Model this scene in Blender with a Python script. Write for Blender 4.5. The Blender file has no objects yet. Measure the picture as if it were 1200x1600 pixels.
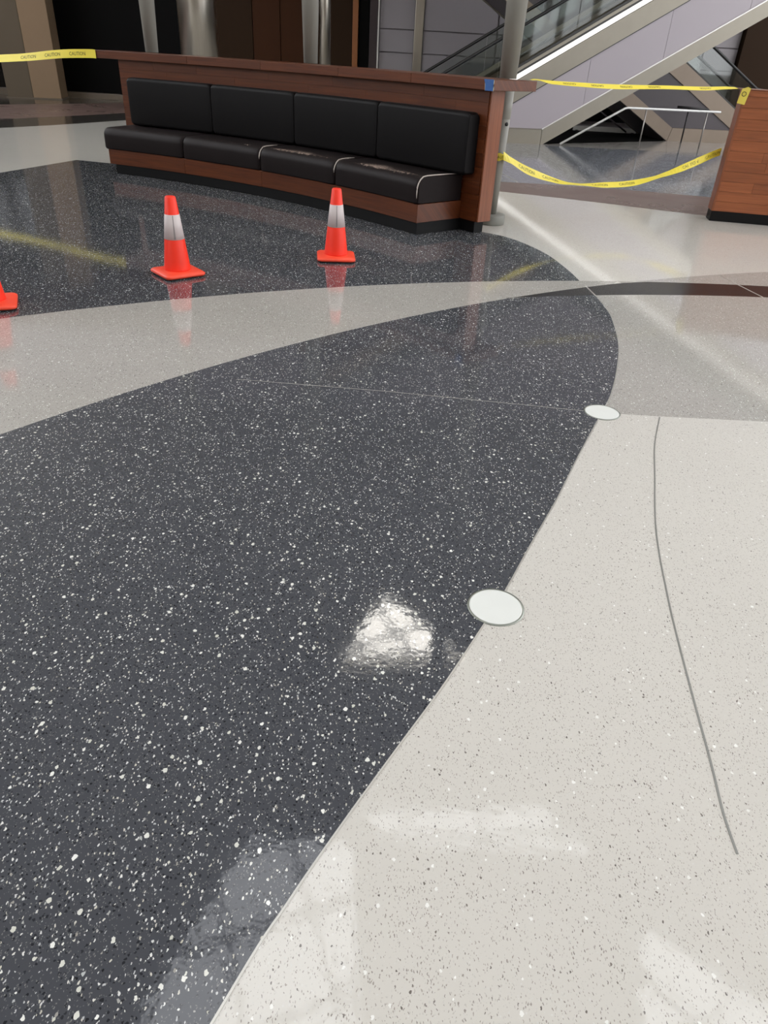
import bpy, bmesh, math, random
from mathutils import Vector, Matrix
random.seed(7)
SC = bpy.context.scene
COL = SC.collection
R_ = math.radians

# ------------------------------------------------------------------ camera, world, exposure
cd = bpy.data.cameras.new('camera'); cam = bpy.data.objects.new('camera', cd); COL.objects.link(cam)
SC.camera = cam
cd.sensor_fit = 'VERTICAL'; cd.sensor_height = 32.0; cd.lens = 32.0 * 1112.1 / 1600.0
cd.clip_start = 0.05; cd.clip_end = 200
PITCH, ROLL, EYE = R_(32.909), R_(3.301), 1.35
fwd = Vector((0, math.cos(PITCH), -math.sin(PITCH))); rt = Vector((1, 0, 0)); up = rt.cross(fwd)
cr = rt * math.cos(ROLL) + up * math.sin(ROLL); cu = cr.cross(fwd)
cam.matrix_world = Matrix(((cr.x, cu.x, -fwd.x, 0), (cr.y, cu.y, -fwd.y, 0), (cr.z, cu.z, -fwd.z, EYE), (0, 0, 0, 1)))

w = bpy.data.worlds.new('overcast_sky'); SC.world = w; w.use_nodes = True
w.node_tree.nodes['Background'].inputs[0].default_value = (0.97, 0.985, 1.01, 1)
w.node_tree.nodes['Background'].inputs[1].default_value = 3.0
SC.view_settings.view_transform = 'Standard'; SC.view_settings.look = 'None'
SC.view_settings.gamma = 1.0; SC.view_settings.use_curve_mapping = False
SC.view_settings.exposure = 0.32
SC.cycles.use_denoising = True
SC.cycles.caustics_reflective = False; SC.cycles.caustics_refractive = False
SC.cycles.sample_clamp_indirect = 6.0
SC.cycles.max_bounces = 8; SC.cycles.diffuse_bounces = 4

# ------------------------------------------------------------------ helpers
def lin(c):
    out = []
    for v in c[:3]:
        v /= 255.0
        out.append(v / 12.92 if v <= 0.04045 else ((v + 0.055) / 1.055) ** 2.4)
    return (*out, 1.0)

def new_mat(name):
    m = bpy.data.materials.new(name); m.use_nodes = True
    nt = m.node_tree; b = nt.nodes['Principled BSDF']
    return m, nt, b

def N(nt, typ, **kw):
    n = nt.nodes.new(typ)
    for k, v in kw.items():
        if k.startswith('i_'):
            n.inputs[k[2:].replace('_', ' ')].default_value = v
        else:
            setattr(n, k, v)
    return n

def math_node(nt, op, a, b=None):
    n = nt.nodes.new('ShaderNodeMath'); n.operation = op
    for i, v in enumerate((a, b)):
        if v is None: continue
        if isinstance(v, (int, float)): n.inputs[i].default_value = v
        else: nt.links.new(v, n.inputs[i])
    return n.outputs[0]

def mix_col(nt, fac, a, b):
    n = nt.nodes.new('ShaderNodeMix'); n.data_type = 'RGBA'
    for i, v in ((0, fac), (6, a), (7, b)):
        if isinstance(v, (int, float)): n.inputs[i].default_value = v
        elif isinstance(v, tuple): n.inputs[i].default_value = v
        else: nt.links.new(v, n.inputs[i])
    return n.outputs[2]

def plain(name, rgb, rough=0.5, metal=0.0, vary=0.08, scale=14.0, stretch=(1, 1, 1), spec=0.5, emit=0.0, coat=0.0):
    """simple surface with a little procedural variation of tone"""
    m, nt, b = new_mat(name)
    tc = N(nt, 'ShaderNodeTexCoord'); mp = N(nt, 'ShaderNodeMapping'); mp.inputs['Scale'].default_value = stretch
    nt.links.new(tc.outputs['Object'], mp.inputs[0])
    ns = N(nt, 'ShaderNodeTexNoise', i_Scale=scale, i_Detail=3.0)
    nt.links.new(mp.outputs[0], ns.inputs['Vector'])
    c = lin(rgb); d = tuple(x * (1 - vary) for x in c[:3]) + (1,); e = tuple(min(1, x * (1 + vary)) for x in c[:3]) + (1,)
    nt.links.new(mix_col(nt, ns.outputs[0], d, e), b.inputs['Base Color'])
    b.inputs['Roughness'].default_value = rough; b.inputs['Metallic'].default_value = metal
    b.inputs['Specular IOR Level'].default_value = spec
    if coat: b.inputs['Coat Weight'].default_value = coat
    if emit:
        b.inputs['Emission Color'].default_value = c; b.inputs['Emission Strength'].default_value = emit
    return m

def terrazzo(name, base, layers, rough=0.055, spec=.48, mottling=0.06, tint=None):
    """layers: (cells per metre, share of cells that are chips, chip radius in cells, colour a, colour b, stretch, turn)"""
    m, nt, b = new_mat(name)
    tc = N(nt, 'ShaderNodeTexCoord')
    warp = N(nt, 'ShaderNodeTexNoise', i_Scale=170.0, i_Detail=1.0)
    nt.links.new(tc.outputs['Object'], warp.inputs['Vector'])
    sub = N(nt, 'ShaderNodeVectorMath', operation='SUBTRACT'); sub.inputs[1].default_value = (.5, .5, .5)
    nt.links.new(warp.outputs['Color'], sub.inputs[0])
    sca = N(nt, 'ShaderNodeVectorMath', operation='SCALE'); sca.inputs['Scale'].default_value = 0.006
    nt.links.new(sub.outputs[0], sca.inputs[0])
    add = N(nt, 'ShaderNodeVectorMath', operation='ADD')
    nt.links.new(tc.outputs['Object'], add.inputs[0]); nt.links.new(sca.outputs[0], add.inputs[1])
    mot = N(nt, 'ShaderNodeTexNoise', i_Scale=2.2, i_Detail=4.0)
    nt.links.new(tc.outputs['Object'], mot.inputs['Vector'])
    c = lin(base)
    d = tuple(x * (1 - mottling) for x in c[:3]) + (1,); e = tuple(min(1, x * (1 + mottling)) for x in c[:3]) + (1,)
    col = mix_col(nt, mot.outputs[0], d, e)
    for cells, share, rad, ca, cb, stretch, turn in layers:
        mp = N(nt, 'ShaderNodeMapping'); mp.inputs['Rotation'].default_value = (0, 0, turn)
        mp.inputs['Scale'].default_value = (stretch, 1, 1); mp.inputs['Location'].default_value = (turn * 3.1, cells * .013, 0)
        nt.links.new(add.outputs[0], mp.inputs[0])
        vo = N(nt, 'ShaderNodeTexVoronoi', voronoi_dimensions='2D', feature='F1', i_Scale=float(cells))
        nt.links.new(mp.outputs[0], vo.inputs['Vector'])
        sp = N(nt, 'ShaderNodeSeparateColor'); nt.links.new(vo.outputs['Color'], sp.inputs[0])
        on = math_node(nt, 'LESS_THAN', sp.outputs[0], share)
        rr = math_node(nt, 'MULTIPLY_ADD', sp.outputs[1], rad * .75); nt.nodes[-1].inputs[2].default_value = rad * .45
        ins = math_node(nt, 'LESS_THAN', vo.outputs['Distance'], rr)
        msk = math_node(nt, 'MULTIPLY', on, ins)
        chip = mix_col(nt, sp.outputs[2], lin(ca), lin(cb))
        col = mix_col(nt, msk, col, chip)
    nt.links.new(col, b.inputs['Base Color'])
    # worn polish: roughness wanders a little, surface waves a little
    rn = N(nt, 'ShaderNodeTexNoise', i_Scale=1.3, i_Detail=5.0)
    nt.links.new(tc.outputs['Object'], rn.inputs['Vector'])
    r = math_node(nt, 'MULTIPLY_ADD', rn.outputs[0], rough * .9); nt.nodes[-1].inputs[2].default_value = rough * .55
    nt.links.new(r, b.inputs['Roughness']); b.inputs['Specular IOR Level'].default_value = spec
    bn = N(nt, 'ShaderNodeTexNoise', i_Scale=38.0, i_Detail=2.0)
    nt.links.new(tc.outputs['Object'], bn.inputs['Vector'])
    bp = N(nt, 'ShaderNodeBump', i_Strength=0.05, i_Distance=0.004)
    nt.links.new(bn.outputs[0], bp.inputs['Height']); nt.links.new(bp.outputs[0], b.inputs['Normal'])
    return m

def wood(name, a, b_, rough=0.32, contrast=1.0):
    """veneer; grain follows the UV map (u along the board in metres), tone changes from board to board"""
    m, nt, b = new_mat(name)
    uv = N(nt, 'ShaderNodeUVMap'); oi = N(nt, 'ShaderNodeObjectInfo')
    mp = N(nt, 'ShaderNodeMapping'); mp.inputs['Scale'].default_value = (2.2, 42.0, 1)
    nt.links.new(uv.outputs[0], mp.inputs[0])
    off = math_node(nt, 'MULTIPLY', oi.outputs['Random'], 60.0)
    cmb = N(nt, 'ShaderNodeCombineXYZ'); nt.links.new(off, cmb.inputs[0]); nt.links.new(off, cmb.inputs[1])
    nt.links.new(cmb.outputs[0], mp.inputs['Location'])
    g = N(nt, 'ShaderNodeTexNoise', i_Scale=1.0, i_Detail=5.0, i_Roughness=0.6, i_Distortion=0.6)
    nt.links.new(mp.outputs[0], g.inputs['Vector'])
    rmp = N(nt, 'ShaderNodeValToRGB')
    rmp.color_ramp.elements[0].position = .5 - .22; rmp.color_ramp.elements[0].color = lin(b_)
    rmp.color_ramp.elements[1].position = .5 + .22; rmp.color_ramp.elements[1].color = lin(a)
    nt.links.new(g.outputs[0], rmp.inputs[0])
    hs = N(nt, 'ShaderNodeHueSaturation')
    v = math_node(nt, 'MULTIPLY_ADD', oi.outputs['Random'], .38 * contrast); nt.nodes[-1].inputs[2].default_value = 1 - .19 * contrast
    nt.links.new(v, hs.inputs['Value']); nt.links.new(rmp.outputs[0], hs.inputs['Color'])
    nt.links.new(hs.outputs[0], b.inputs['Base Color'])
    b.inputs['Roughness'].default_value = rough
    return m

def leather(name, rgb, worn):
    m, nt, b = new_mat(name)
    tc = N(nt, 'ShaderNodeTexCoord')
    ns = N(nt, 'ShaderNodeTexNoise', i_Scale=3.0, i_Detail=4.0); nt.links.new(tc.outputs['Object'], ns.inputs['Vector'])
    c = lin(rgb); col = mix_col(nt, ns.outputs[0], tuple(x * .8 for x in c[:3]) + (1,), tuple(x * 1.25 for x in c[:3]) + (1,))
    if worn:
        # scuffed patches on the upper front edge of the seat
        n1 = N(nt, 'ShaderNodeTexNoise', i_Scale=1.6, i_Detail=1.0); nt.links.new(tc.outputs['Object'], n1.inputs['Vector'])
        n2 = N(nt, 'ShaderNodeTexNoise', i_Scale=55.0, i_Detail=4.0, i_Roughness=.7); nt.links.new(tc.outputs['Object'], n2.inputs['Vector'])
        at = N(nt, 'ShaderNodeAttribute', attribute_name='edge')
        s = math_node(nt, 'MULTIPLY', n1.outputs[0], at.outputs['Fac'])
        s = math_node(nt, 'MULTIPLY', s, n2.outputs[0])
        s = math_node(nt, 'GREATER_THAN', s, 0.265)
        col = mix_col(nt, s, col, lin((150, 132, 122)))
    nt.links.new(col, b.inputs['Base Color'])
    b.inputs['Roughness'].default_value = 0.46; b.inputs['Specular IOR Level'].default_value = .13
    bn = N(nt, 'ShaderNodeTexNoise', i_Scale=180.0, i_Detail=2.0); nt.links.new(tc.outputs['Object'], bn.inputs['Vector'])
    bp = N(nt, 'ShaderNodeBump', i_Strength=0.15, i_Distance=0.002)
    nt.links.new(bn.outputs[0], bp.inputs['Height']); nt.links.new(bp.outputs[0], b.inputs['Normal'])
    return m

def glass_mat(name, tint, alpha):
    m, nt, b = new_mat(name)
    tr = N(nt, 'ShaderNodeBsdfTransparent'); tr.inputs[0].default_value = lin(tint)
    gl = N(nt, 'ShaderNodeBsdfGlossy'); gl.inputs['Roughness'].default_value = 0.03
    lw = N(nt, 'ShaderNodeLayerWeight', i_Blend=0.35)
    mx = N(nt, 'ShaderNodeMixShader')
    f = math_node(nt, 'MULTIPLY_ADD', lw.outputs['Fresnel'], .4); nt.nodes[-1].inputs[2].default_value = alpha
    nt.links.new(f, mx.inputs[0]); nt.links.new(tr.outputs[0], mx.inputs[1]); nt.links.new(gl.outputs[0], mx.inputs[2])
    nt.links.new(mx.outputs[0], nt.nodes['Material Output'].inputs[0])
    return m

def link(name, me, mat, parent=None, smooth=False):
    o = bpy.data.objects.new(name, me); COL.objects.link(o)
    if mat: me.materials.append(mat)
    if parent: o.parent = parent
    if smooth:
        for p in me.polygons: p.use_smooth = True
    return o

def mesh(name, verts, faces, mat, parent=None, smooth=False, bevel=0.0, seg=2, uvs=None, fix=True):
    me = bpy.data.meshes.new(name); me.from_pydata([tuple(v) for v in verts], [], faces); me.validate()
    if uvs is not None:
        l = me.uv_layers.new(name='UVMap')
        for lp in me.loops: l.data[lp.index].uv = uvs[lp.vertex_index]
    if bevel or fix:
        bm = bmesh.new(); bm.from_mesh(me)
        if fix: bmesh.ops.recalc_face_normals(bm, faces=bm.faces)
        if bevel:
            ed = [e for e in bm.edges if len(e.link_faces) == 2 and e.calc_face_angle(0) > .6]
            bmesh.ops.bevel(bm, geom=ed, offset=bevel, segments=seg, affect='EDGES', profile=.5, clamp_overlap=True)
        bm.to_mesh(me); bm.free()
    return link(name, me, mat, parent, smooth)

def box_vf(x0, x1, y0, y1, z0, z1, f=None):
    f = f or (lambda a, b, c: (a, b, c))
    v = [f(x, y, z) for z in (z0, z1) for y in (y0, y1) for x in (x0, x1)]
    return v, [(0, 2, 3, 1), (4, 5, 7, 6), (0, 1, 5, 4), (2, 6, 7, 3), (0, 4, 6, 2), (1, 3, 7, 5)]

def box(name, x0, x1, y0, y1, z0, z1, mat, parent=None, f=None, bevel=0.0):
    v, fc = box_vf(x0, x1, y0, y1, z0, z1, f)
    return mesh(name, v, fc, mat, parent, bevel=bevel)

def prism(name, poly, v0, v1, f, mat, parent=None, bevel=0.0):
    """poly in (u, z), pushed from depth v0 to v1, f maps (u, v, z) to the world"""
    n = len(poly)
    vs = [f(u, v0, z) for u, z in poly] + [f(u, v1, z) for u, z in poly]
    fs = [tuple(range(n)), tuple(range(2 * n - 1, n - 1, -1))] + [(i, i + n, (i + 1) % n + n, (i + 1) % n) for i in range(n)]
    return mesh(name, vs, fs, mat, parent, bevel=bevel)

def tube_vf(pts, rad, n=10, caps=True):
    pts = [Vector(p) for p in pts]; vs, fs = [], []
    for i, p in enumerate(pts):
        t = (pts[min(i + 1, len(pts) - 1)] - pts[max(i - 1, 0)]).normalized()
        a = t.cross(Vector((0, 0, 1)))
        if a.length < .05: a = t.cross(Vector((0, 1, 0)))
        a.normalize(); b = t.cross(a).normalized()
        rr = rad[i] if isinstance(rad, (list, tuple)) else rad
        for k in range(n):
            g = 2 * math.pi * k / n
            vs.append(p + a * (rr * math.cos(g)) + b * (rr * math.sin(g)))
    for i in range(len(pts) - 1):
        for k in range(n):
            k2 = (k + 1) % n
            fs.append((i * n + k, i * n + k2, (i + 1) * n + k2, (i + 1) * n + k))
    if caps:
        fs.append(tuple(range(n))); fs.append(tuple(range((len(pts) - 1) * n, len(pts) * n))[::-1])
    return vs, fs

def tube(name, pts, rad, mat, parent=None, n=10):
    v, f = tube_vf(pts, rad, n); return mesh(name, v, f, mat, parent, smooth=True)

def lathe(name, prof, mat, parent=None, n=40, loc=(0, 0, 0), smooth=True):
    """prof: list of (radius, z); closed at both ends when radius is 0"""
    vs, fs = [], []
    for r, z in prof:
        for k in range(n):
            a = 2 * math.pi * k / n
            vs.append((loc[0] + r * math.cos(a), loc[1] + r * math.sin(a), loc[2] + z))
    m = len(prof)
    for i in range(m - 1):
        for k in range(n):
            k2 = (k + 1) % n; fs.append((i * n + k, i * n + k2, (i + 1) * n + k2, (i + 1) * n + k))
    fs.append(tuple(range(n))[::-1]); fs.append(tuple(range((m - 1) * n, m * n)))
    o = mesh(name, vs, fs, mat, parent)
    if smooth:
        for p in o.data.polygons: p.use_smooth = len(p.vertices) == 4
    return o

def thing(name, label, cat, loc=(0, 0, 0), rotz=0.0, group=None):
    o = bpy.data.objects.new(name, None); COL.objects.link(o)
    o.location = loc; o.rotation_euler = (0, 0, rotz); o.empty_display_size = .2
    return tag(o, label, cat, group)

def tag(o, label, cat, group=None):
    o['label'] = label; o['category'] = cat
    if group: o['group'] = group
    return o

def struct(o, label=None, kind='structure'):
    o['kind'] = kind
    if label: o['label'] = label
    return o

def dup(root, loc, rotz, label):
    r = root.copy(); COL.objects.link(r); r.location = loc; r.rotation_euler = (0, 0, rotz); r['label'] = label
    for ch in list(root.children):
        c = ch.copy(); COL.objects.link(c); c.parent = r
        for g in list(ch.children):
            d = g.copy(); COL.objects.link(d); d.parent = c
    return r

def cut_slab(name, outer, holes, z0, z1, mat):
    """flat slab with holes: 2-D curve filled and thickened, turned into a mesh"""
    cv = bpy.data.curves.new(name, 'CURVE'); cv.dimensions = '2D'; cv.fill_mode = 'BOTH'; cv.extrude = (z1 - z0) / 2
    for poly in [outer] + holes:
        s = cv.splines.new('POLY'); s.points.add(len(poly) - 1)
        for p, q in zip(s.points, poly): p.co = (q[0], q[1], 0, 1)
        s.use_cyclic_u = True
    t = bpy.data.objects.new('tmp', cv); COL.objects.link(t)
    me = bpy.data.meshes.new_from_object(t.evaluated_get(bpy.context.evaluated_depsgraph_get()))
    bpy.data.objects.remove(t); bpy.data.curves.remove(cv)
    me.name = name; me.materials.clear()
    o = link(name, me, mat); o.location.z = (z0 + z1) / 2
    return o

# ------------------------------------------------------------------ materials
WHITE_CHIP = (226, 226, 223); DIM_CHIP = (168, 170, 172)
m_dark = terrazzo('dark_terrazzo', (69, 71, 77), [
    (130, .26, .34, (26, 28, 34), (44, 46, 52), 1.0, .4),
    (230, .20, .36, (124, 124, 122), (98, 98, 100), 1.5, 1.1),
    (92, .14, .27, WHITE_CHIP, DIM_CHIP, 1.8, .9),
    (95, .10, .27, WHITE_CHIP, (190, 186, 172), 1.7, 2.3),
    (70, .03, .26, (150, 146, 138), (186, 190, 190), 1.6, 1.4),
    (47, .075, .26, (240, 240, 236), (205, 205, 194), 1.3, .2)])
m_grey = terrazzo('grey_terrazzo', (172, 168, 162), [
    (150, .22, .34, (118, 114, 110), (140, 136, 131), 1.2, .4),
    (230, .15, .36, (178, 174, 168), (165, 160, 154), 1.5, 1.1),
    (92, .15, .27, (232, 231, 226), (205, 203, 198), 1.8, .9),
    (85, .04, .25, (80, 76, 74), (98, 94, 92), 1.3, .2),
    (62, .05, .24, (240, 239, 234), (215, 213, 208), 1.3, .2)])
m_white = terrazzo('white_terrazzo', (208, 204, 197), [
    (240, .20, .36, (186, 181, 174), (214, 212, 207), 1.3, 1.1),
    (115, .20, .24, (150, 142, 134), (172, 165, 157), 2.6, .9),
    (105, .15, .24, (132, 126, 120), (160, 152, 146), 2.8, 2.2),
    (95, .03, .26, (104, 98, 94), (130, 122, 116), 1.7, .5),
    (60, .03, .25, (240, 239, 235), (228, 227, 222), 1.3, .2)], rough=.05, mottling=.03)
m_black = terrazzo('black_terrazzo', (38, 37, 39), [(200, .1, .3, (70, 68, 68), (54, 52, 52), 1.3, .4)], rough=.2, spec=.25)
m_dim = terrazzo('charcoal_terrazzo', (62, 59, 56), [(160, .15, .3, (90, 88, 84), (40, 38, 36), 1.3, .4)], rough=.12)
m_brown = terrazzo('brown_terrazzo', (112, 92, 86), [(120, .2, .3, (136, 118, 110), (90, 74, 70), 2.0, .1), (90, .1, .3, (150, 132, 124), (120, 104, 98), 2.0, .9)], rough=.3, spec=.35)
m_blue = terrazzo('blue_grey_terrazzo', (112, 116, 124), [
    (50, .3, .32, (236, 238, 240), (200, 202, 206), 1.2, .9), (30, .16, .3, (230, 232, 236), (160, 164, 172), 1.2, .3), (55, .25, .34, (66, 70, 80), (84, 88, 96), 1.2, .3)], rough=.09, spec=.35)
m_pale = terrazzo('pale_grey_terrazzo', (158, 154, 149), [(120, .1, .3, (190, 186, 180), (130, 126, 122), 1.6, .9)], rough=.15, spec=.4)
m_strip = plain('zinc_strip', (196, 194, 188), .35, .6, .05)
m_strip_dark = plain('grey_joint', (138, 138, 134), .4, .3, .05)
m_disc = plain('frosted_glass_lens', (226, 228, 224), .35, 0, .03, spec=.4)
m_ring = plain('dull_steel_ring', (150, 154, 146), .3, .8, .08)
m_wood_bench = wood('cherry_veneer_shaded', (104, 54, 26), (74, 35, 17), contrast=.6)  # the counter's cherry, darkened in colour for the shaded bench front
m_wood_counter = wood('cherry_planks', (158, 92, 56), (120, 66, 38), contrast=.8)
m_wood_end = wood('cherry_end_board', (142, 84, 55), (112, 61, 38), contrast=.2)  # same cherry, kept lighter where the bench end catches the light
m_toe = plain('black_laminate', (13, 13, 14), .5, vary=.1, spec=.2)
m_seat = leather('worn_leather', (29, 23, 23), True)
m_back = leather('dark_leather', (15, 13, 14), False)
m_piping = plain('worn_piping', (186, 176, 168), .6, vary=.2, scale=60)
m_cone = plain('orange_plastic', (255, 58, 36), .42, vary=.03, spec=.35)
m_cone_base = plain('orange_rubber', (250, 82, 56), .4, vary=.06, scale=30, spec=.4)
m_cone_under = plain('black_rubber', (22, 20, 20), .7)
m_collar = plain('reflective_sleeve', (208, 197, 196), .5, vary=.04, scale=9, stretch=(6, 6, .6))
m_stain = plain('grey_scuff', (138, 130, 130), .6, vary=.25, scale=40)
m_tape = plain('yellow_plastic_film', (236, 218, 74), .35, vary=.06, scale=8)
m_ink = plain('black_print', (34, 32, 20), .5)
m_blue_tape = plain('blue_paper_tape', (40, 92, 158), .6, vary=.12, scale=50)
m_torn = plain('torn_paper_edge', (214, 212, 190), .7)
m_pole = plain('pale_grey_paint', (132, 130, 123), .42, vary=.04)
m_pole_base = plain('grey_cast_base', (128, 128, 122), .5, vary=.1)
m_hole = plain('black_hole', (14, 14, 14), .6)
m_steel = plain('brushed_steel', (176, 170, 160), .3, 1.0, .08, scale=30, stretch=(1, 1, .05))
m_sat = plain('satin_steel', (150, 144, 132), .45, .5, .06, scale=6)
m_sat_dark = plain('bronze_satin_steel', (142, 128, 114), .45, .4, .06, scale=6)
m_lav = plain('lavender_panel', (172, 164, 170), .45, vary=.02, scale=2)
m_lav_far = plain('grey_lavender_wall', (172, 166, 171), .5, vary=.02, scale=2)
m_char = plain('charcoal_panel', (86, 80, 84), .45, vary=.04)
m_edge = plain('bright_edge_trim', (238, 236, 232), .3, .2)
m_lamp = plain('lit_deck_strip', (255, 252, 246), .4, emit=.9)
m_rubber = plain('black_handrail', (16, 16, 18), .35)
m_gasket = plain('dark_gasket', (48, 48, 46), .4)
m_glass = glass_mat('green_grey_glass', (231, 235, 233), .02)
m_rail = plain('white_metal_rail', (226, 226, 224), .35, .2)
m_post = plain('grey_metal_post', (150, 146, 142), .35, .7)
m_dkrail = plain('dark_metal_rail', (40, 38, 40), .4, .4)
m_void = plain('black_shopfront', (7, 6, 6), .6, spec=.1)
m_dkglass = plain('dark_shop_glass', (30, 28, 26), .12, vary=.1)
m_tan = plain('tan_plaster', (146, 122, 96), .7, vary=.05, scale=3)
m_tan_shaded = plain('shaded_tan_plaster', (98, 86, 70), .7, vary=.05, scale=3)  # tan plaster darkened in colour for the pillar's shaded side
m_brown_wall = plain('dark_brown_cladding', (66, 38, 20), .6, spec=.15, vary=.12, scale=1.5, stretch=(4, 4, .3))
m_brown_wall2 = plain('umber_cladding', (50, 33, 18), .6, spec=.15, vary=.12, scale=1.5, stretch=(4, 4, .3))
m_orange_trim = plain('orange_wood_trim', (150, 92, 48), .45, vary=.1)
m_kick = plain('stone_kerb', (110, 98, 84), .4, vary=.08)
m_ceil = plain('ceiling_paint', (196, 194, 188), .8, vary=.02)
m_wall = plain('wall_paint', (150, 144, 136), .8, vary=.03)
m_wall_dark = plain('brown_wall_paint', (84, 74, 64), .8, vary=.03)  # dark so the unseen left wall bounces little light
m_grid = plain('skylight_bars', (120, 122, 122), .5, .3)

# ------------------------------------------------------------------ the hall: floor with terrazzo fields
def arc(cx, cy, r, p, q, n=40):
    """points on a circle from near p to near q, the short way round"""
    a0 = math.atan2(p[1] - cy, p[0] - cx); a1 = math.atan2(q[1] - cy, q[0] - cx)
    d = (a1 - a0 + math.pi) % (2 * math.pi) - math.pi
    return [(cx + r * math.cos(a0 + d * i / n), cy + r * math.sin(a0 + d * i / n)) for i in range(n + 1)]

def smooth(pts, n=8):
    out = []; P = [pts[0]] + list(pts) + [pts[-1]]
    for i in range(1, len(P) - 2):
        for k in range(n):
            t = k / n; a, b, c, d = P[i - 1], P[i], P[i + 1], P[i + 2]
            out.append(tuple(.5 * ((2 * b[j]) + (-a[j] + c[j]) * t + (2 * a[j] - 5 * b[j] + 4 * c[j] - d[j]) * t * t + (-a[j] + 3 * b[j] - 3 * c[j] + d[j]) * t ** 3) for j in (0, 1)))
    return out + [tuple(pts[-1])]

floor = box('floor', -13, 14, -12, 22, -.2, 0, m_white); struct(floor, 'speckled terrazzo floor of the hall')
TOP = .0008
def field(poly, mat, name='terrazzo_panel', top=TOP):
    n = len(poly)
    vs = [(x, y, top) for x, y in poly] + [(x, y, -.001) for x, y in poly]
    fs = [tuple(range(n))] + [(i, (i + 1) % n, (i + 1) % n + n, i + n) for i in range(n)]
    return mesh(name, vs, fs, mat, floor)

def strip(pts, wd, mat, top=.0013):
    P = [Vector((x, y, 0)) for x, y in pts]; vs, fs = [], []
    for i, p in enumerate(P):
        t = (P[min(i + 1, len(P) - 1)] - P[max(i - 1, 0)]).normalized(); s = Vector((-t.y, t.x, 0)) * wd / 2
        vs += [p + s + Vector((0, 0, top)), p - s + Vector((0, 0, top)), p - s, p + s]
    for i in range(len(P) - 1):
        for k in range(4):
            fs.append((4 * i + k, 4 * i + (k + 1) % 4, 4 * i + 4 + (k + 1) % 4, 4 * i + 4 + k))
    fs += [(3, 2, 1, 0), tuple(4 * (len(P) - 1) + k for k in range(4))]
    return mesh('divider_strip', vs, fs, mat, floor)

C1 = (3.026, -3.353, 8.875); C2 = (6.265, -2.939, 9.504); C3 = (3.121, -1.89, 7.107)
TIP = (.73, 4.80); CROSS = (1.632, 5.39)
k1_left = arc(*C1, (-5.2, 0.2), CROSS, 60)                         # upper edge of the grey crescent
k2_left = arc(*C2, (-3.2, -2.0), TIP, 50); k2_tip = arc(*C2, TIP, CROSS, 14); k2_right = arc(*C2, CROSS, (9.0, 6.2), 30)
k1_right = arc(*C1, CROSS, (9.0, 3.2), 36); k3 = arc(*C3, TIP, (9.0, 2.1), 44)
k4 = smooth([(1.371, 5.0), (1.378, 4.76), (1.372, 4.522), (1.297, 4.034), (1.189, 3.619), (1.074, 3.266), (.975, 3.032), (.786, 2.605), (.631, 2.24), (.494, 1.943), (.381, 1.691), (.288, 1.504), (.172, 1.28), (.061, 1.084), (-.043, .898), (-.138, .719), (-.234, .515), (-.62, -.4), (-1.2, -2.0)])
k5 = smooth([(.35, 7.02), (.759, 6.886), (1.002, 6.67), (1.209, 6.204), (1.304, 5.702), (1.339, 5.352)])
i3 = min(range(len(k3)), key=lambda i: (k3[i][0] - 1.371) ** 2 + (k3[i][1] - 5.0) ** 2)
k3a = k3[:i3] + [(1.371, 5.0)]; k3b = [(1.371, 5.0)] + k3[i3 + 1:]

# the far dark field the bench stands on
i1 = min(range(len(k1_left)), key=lambda i: (k1_left[i][0] - 1.339) ** 2 + (k1_left[i][1] - 5.352) ** 2)
field([(-9.0, .2), (-9.0, 4.0), (-5.9, 5.6), (-4.95, 7.0), (-4.497, 8.588), (-4.331, 9.189), (-4.144, 9.871), (-3.683, 9.75), (-2.9, 9.56), (-1.2, 8.7)] + k5[:-1] + list(reversed(k1_left[:i1 + 1])), m_dark)
# grey crescent, dark leaf, black sliver, grey wedge, right grey field
field(k1_left + list(reversed(k2_left + k2_tip[1:-1])) + [(-5.2, -2.0)], m_grey)
field(k2_left + k3a[1:] + k4[1:] + [(-3.2, -2.02)], m_dark)
def resample(P, n):
    d = [0]
    for a, b in zip(P, P[1:]): d.append(d[-1] + math.dist(a, b))
    out, j = [], 0
    for i in range(n + 1):
        t = d[-1] * i / n
        while j < len(P) - 2 and d[j + 1] < t: j += 1
        f = (t - d[j]) / max(1e-9, d[j + 1] - d[j]); out.append(tuple(P[j][k] + (P[j + 1][k] - P[j][k]) * f for k in (0, 1)))
    return out
def loft(P, Q, mat, n=60):
    a, b = resample(P, n), resample(Q, n)
    vs = [(x, y, z) for pts, z in ((a, TOP), (b, TOP), (a, -.001), (b, -.001)) for x, y in pts]; m = n + 1
    fs = []
    for i in range(n):
        fs += [(i, i + 1, m + i + 1, m + i), (2 * m + i, 3 * m + i, 3 * m + i + 1, 2 * m + i + 1),
               (i, 2 * m + i, 2 * m + i + 1, i + 1), (m + i, m + i + 1, 3 * m + i + 1, 3 * m + i)]
    return mesh('terrazzo_panel', vs, fs, mat, floor)
loft(k2_tip + k1_right[1:], k3, m_black, 90)
loft(k2_right, k1_right, m_grey)
k7 = [(1.05, 3.031), (1.269, 3.03), (1.745, 3.04), (3.2, 3.05), (5.0, 2.85), (9.0, 1.2)]
i4 = min(range(len(k4)), key=lambda i: (k4[i][1] - 3.031) ** 2 + (k4[i][0] - .98) ** 2)
field(k3b + list(reversed(k7[1:])) + list(reversed(k4[1:i4 + 1])), m_grey)
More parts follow.
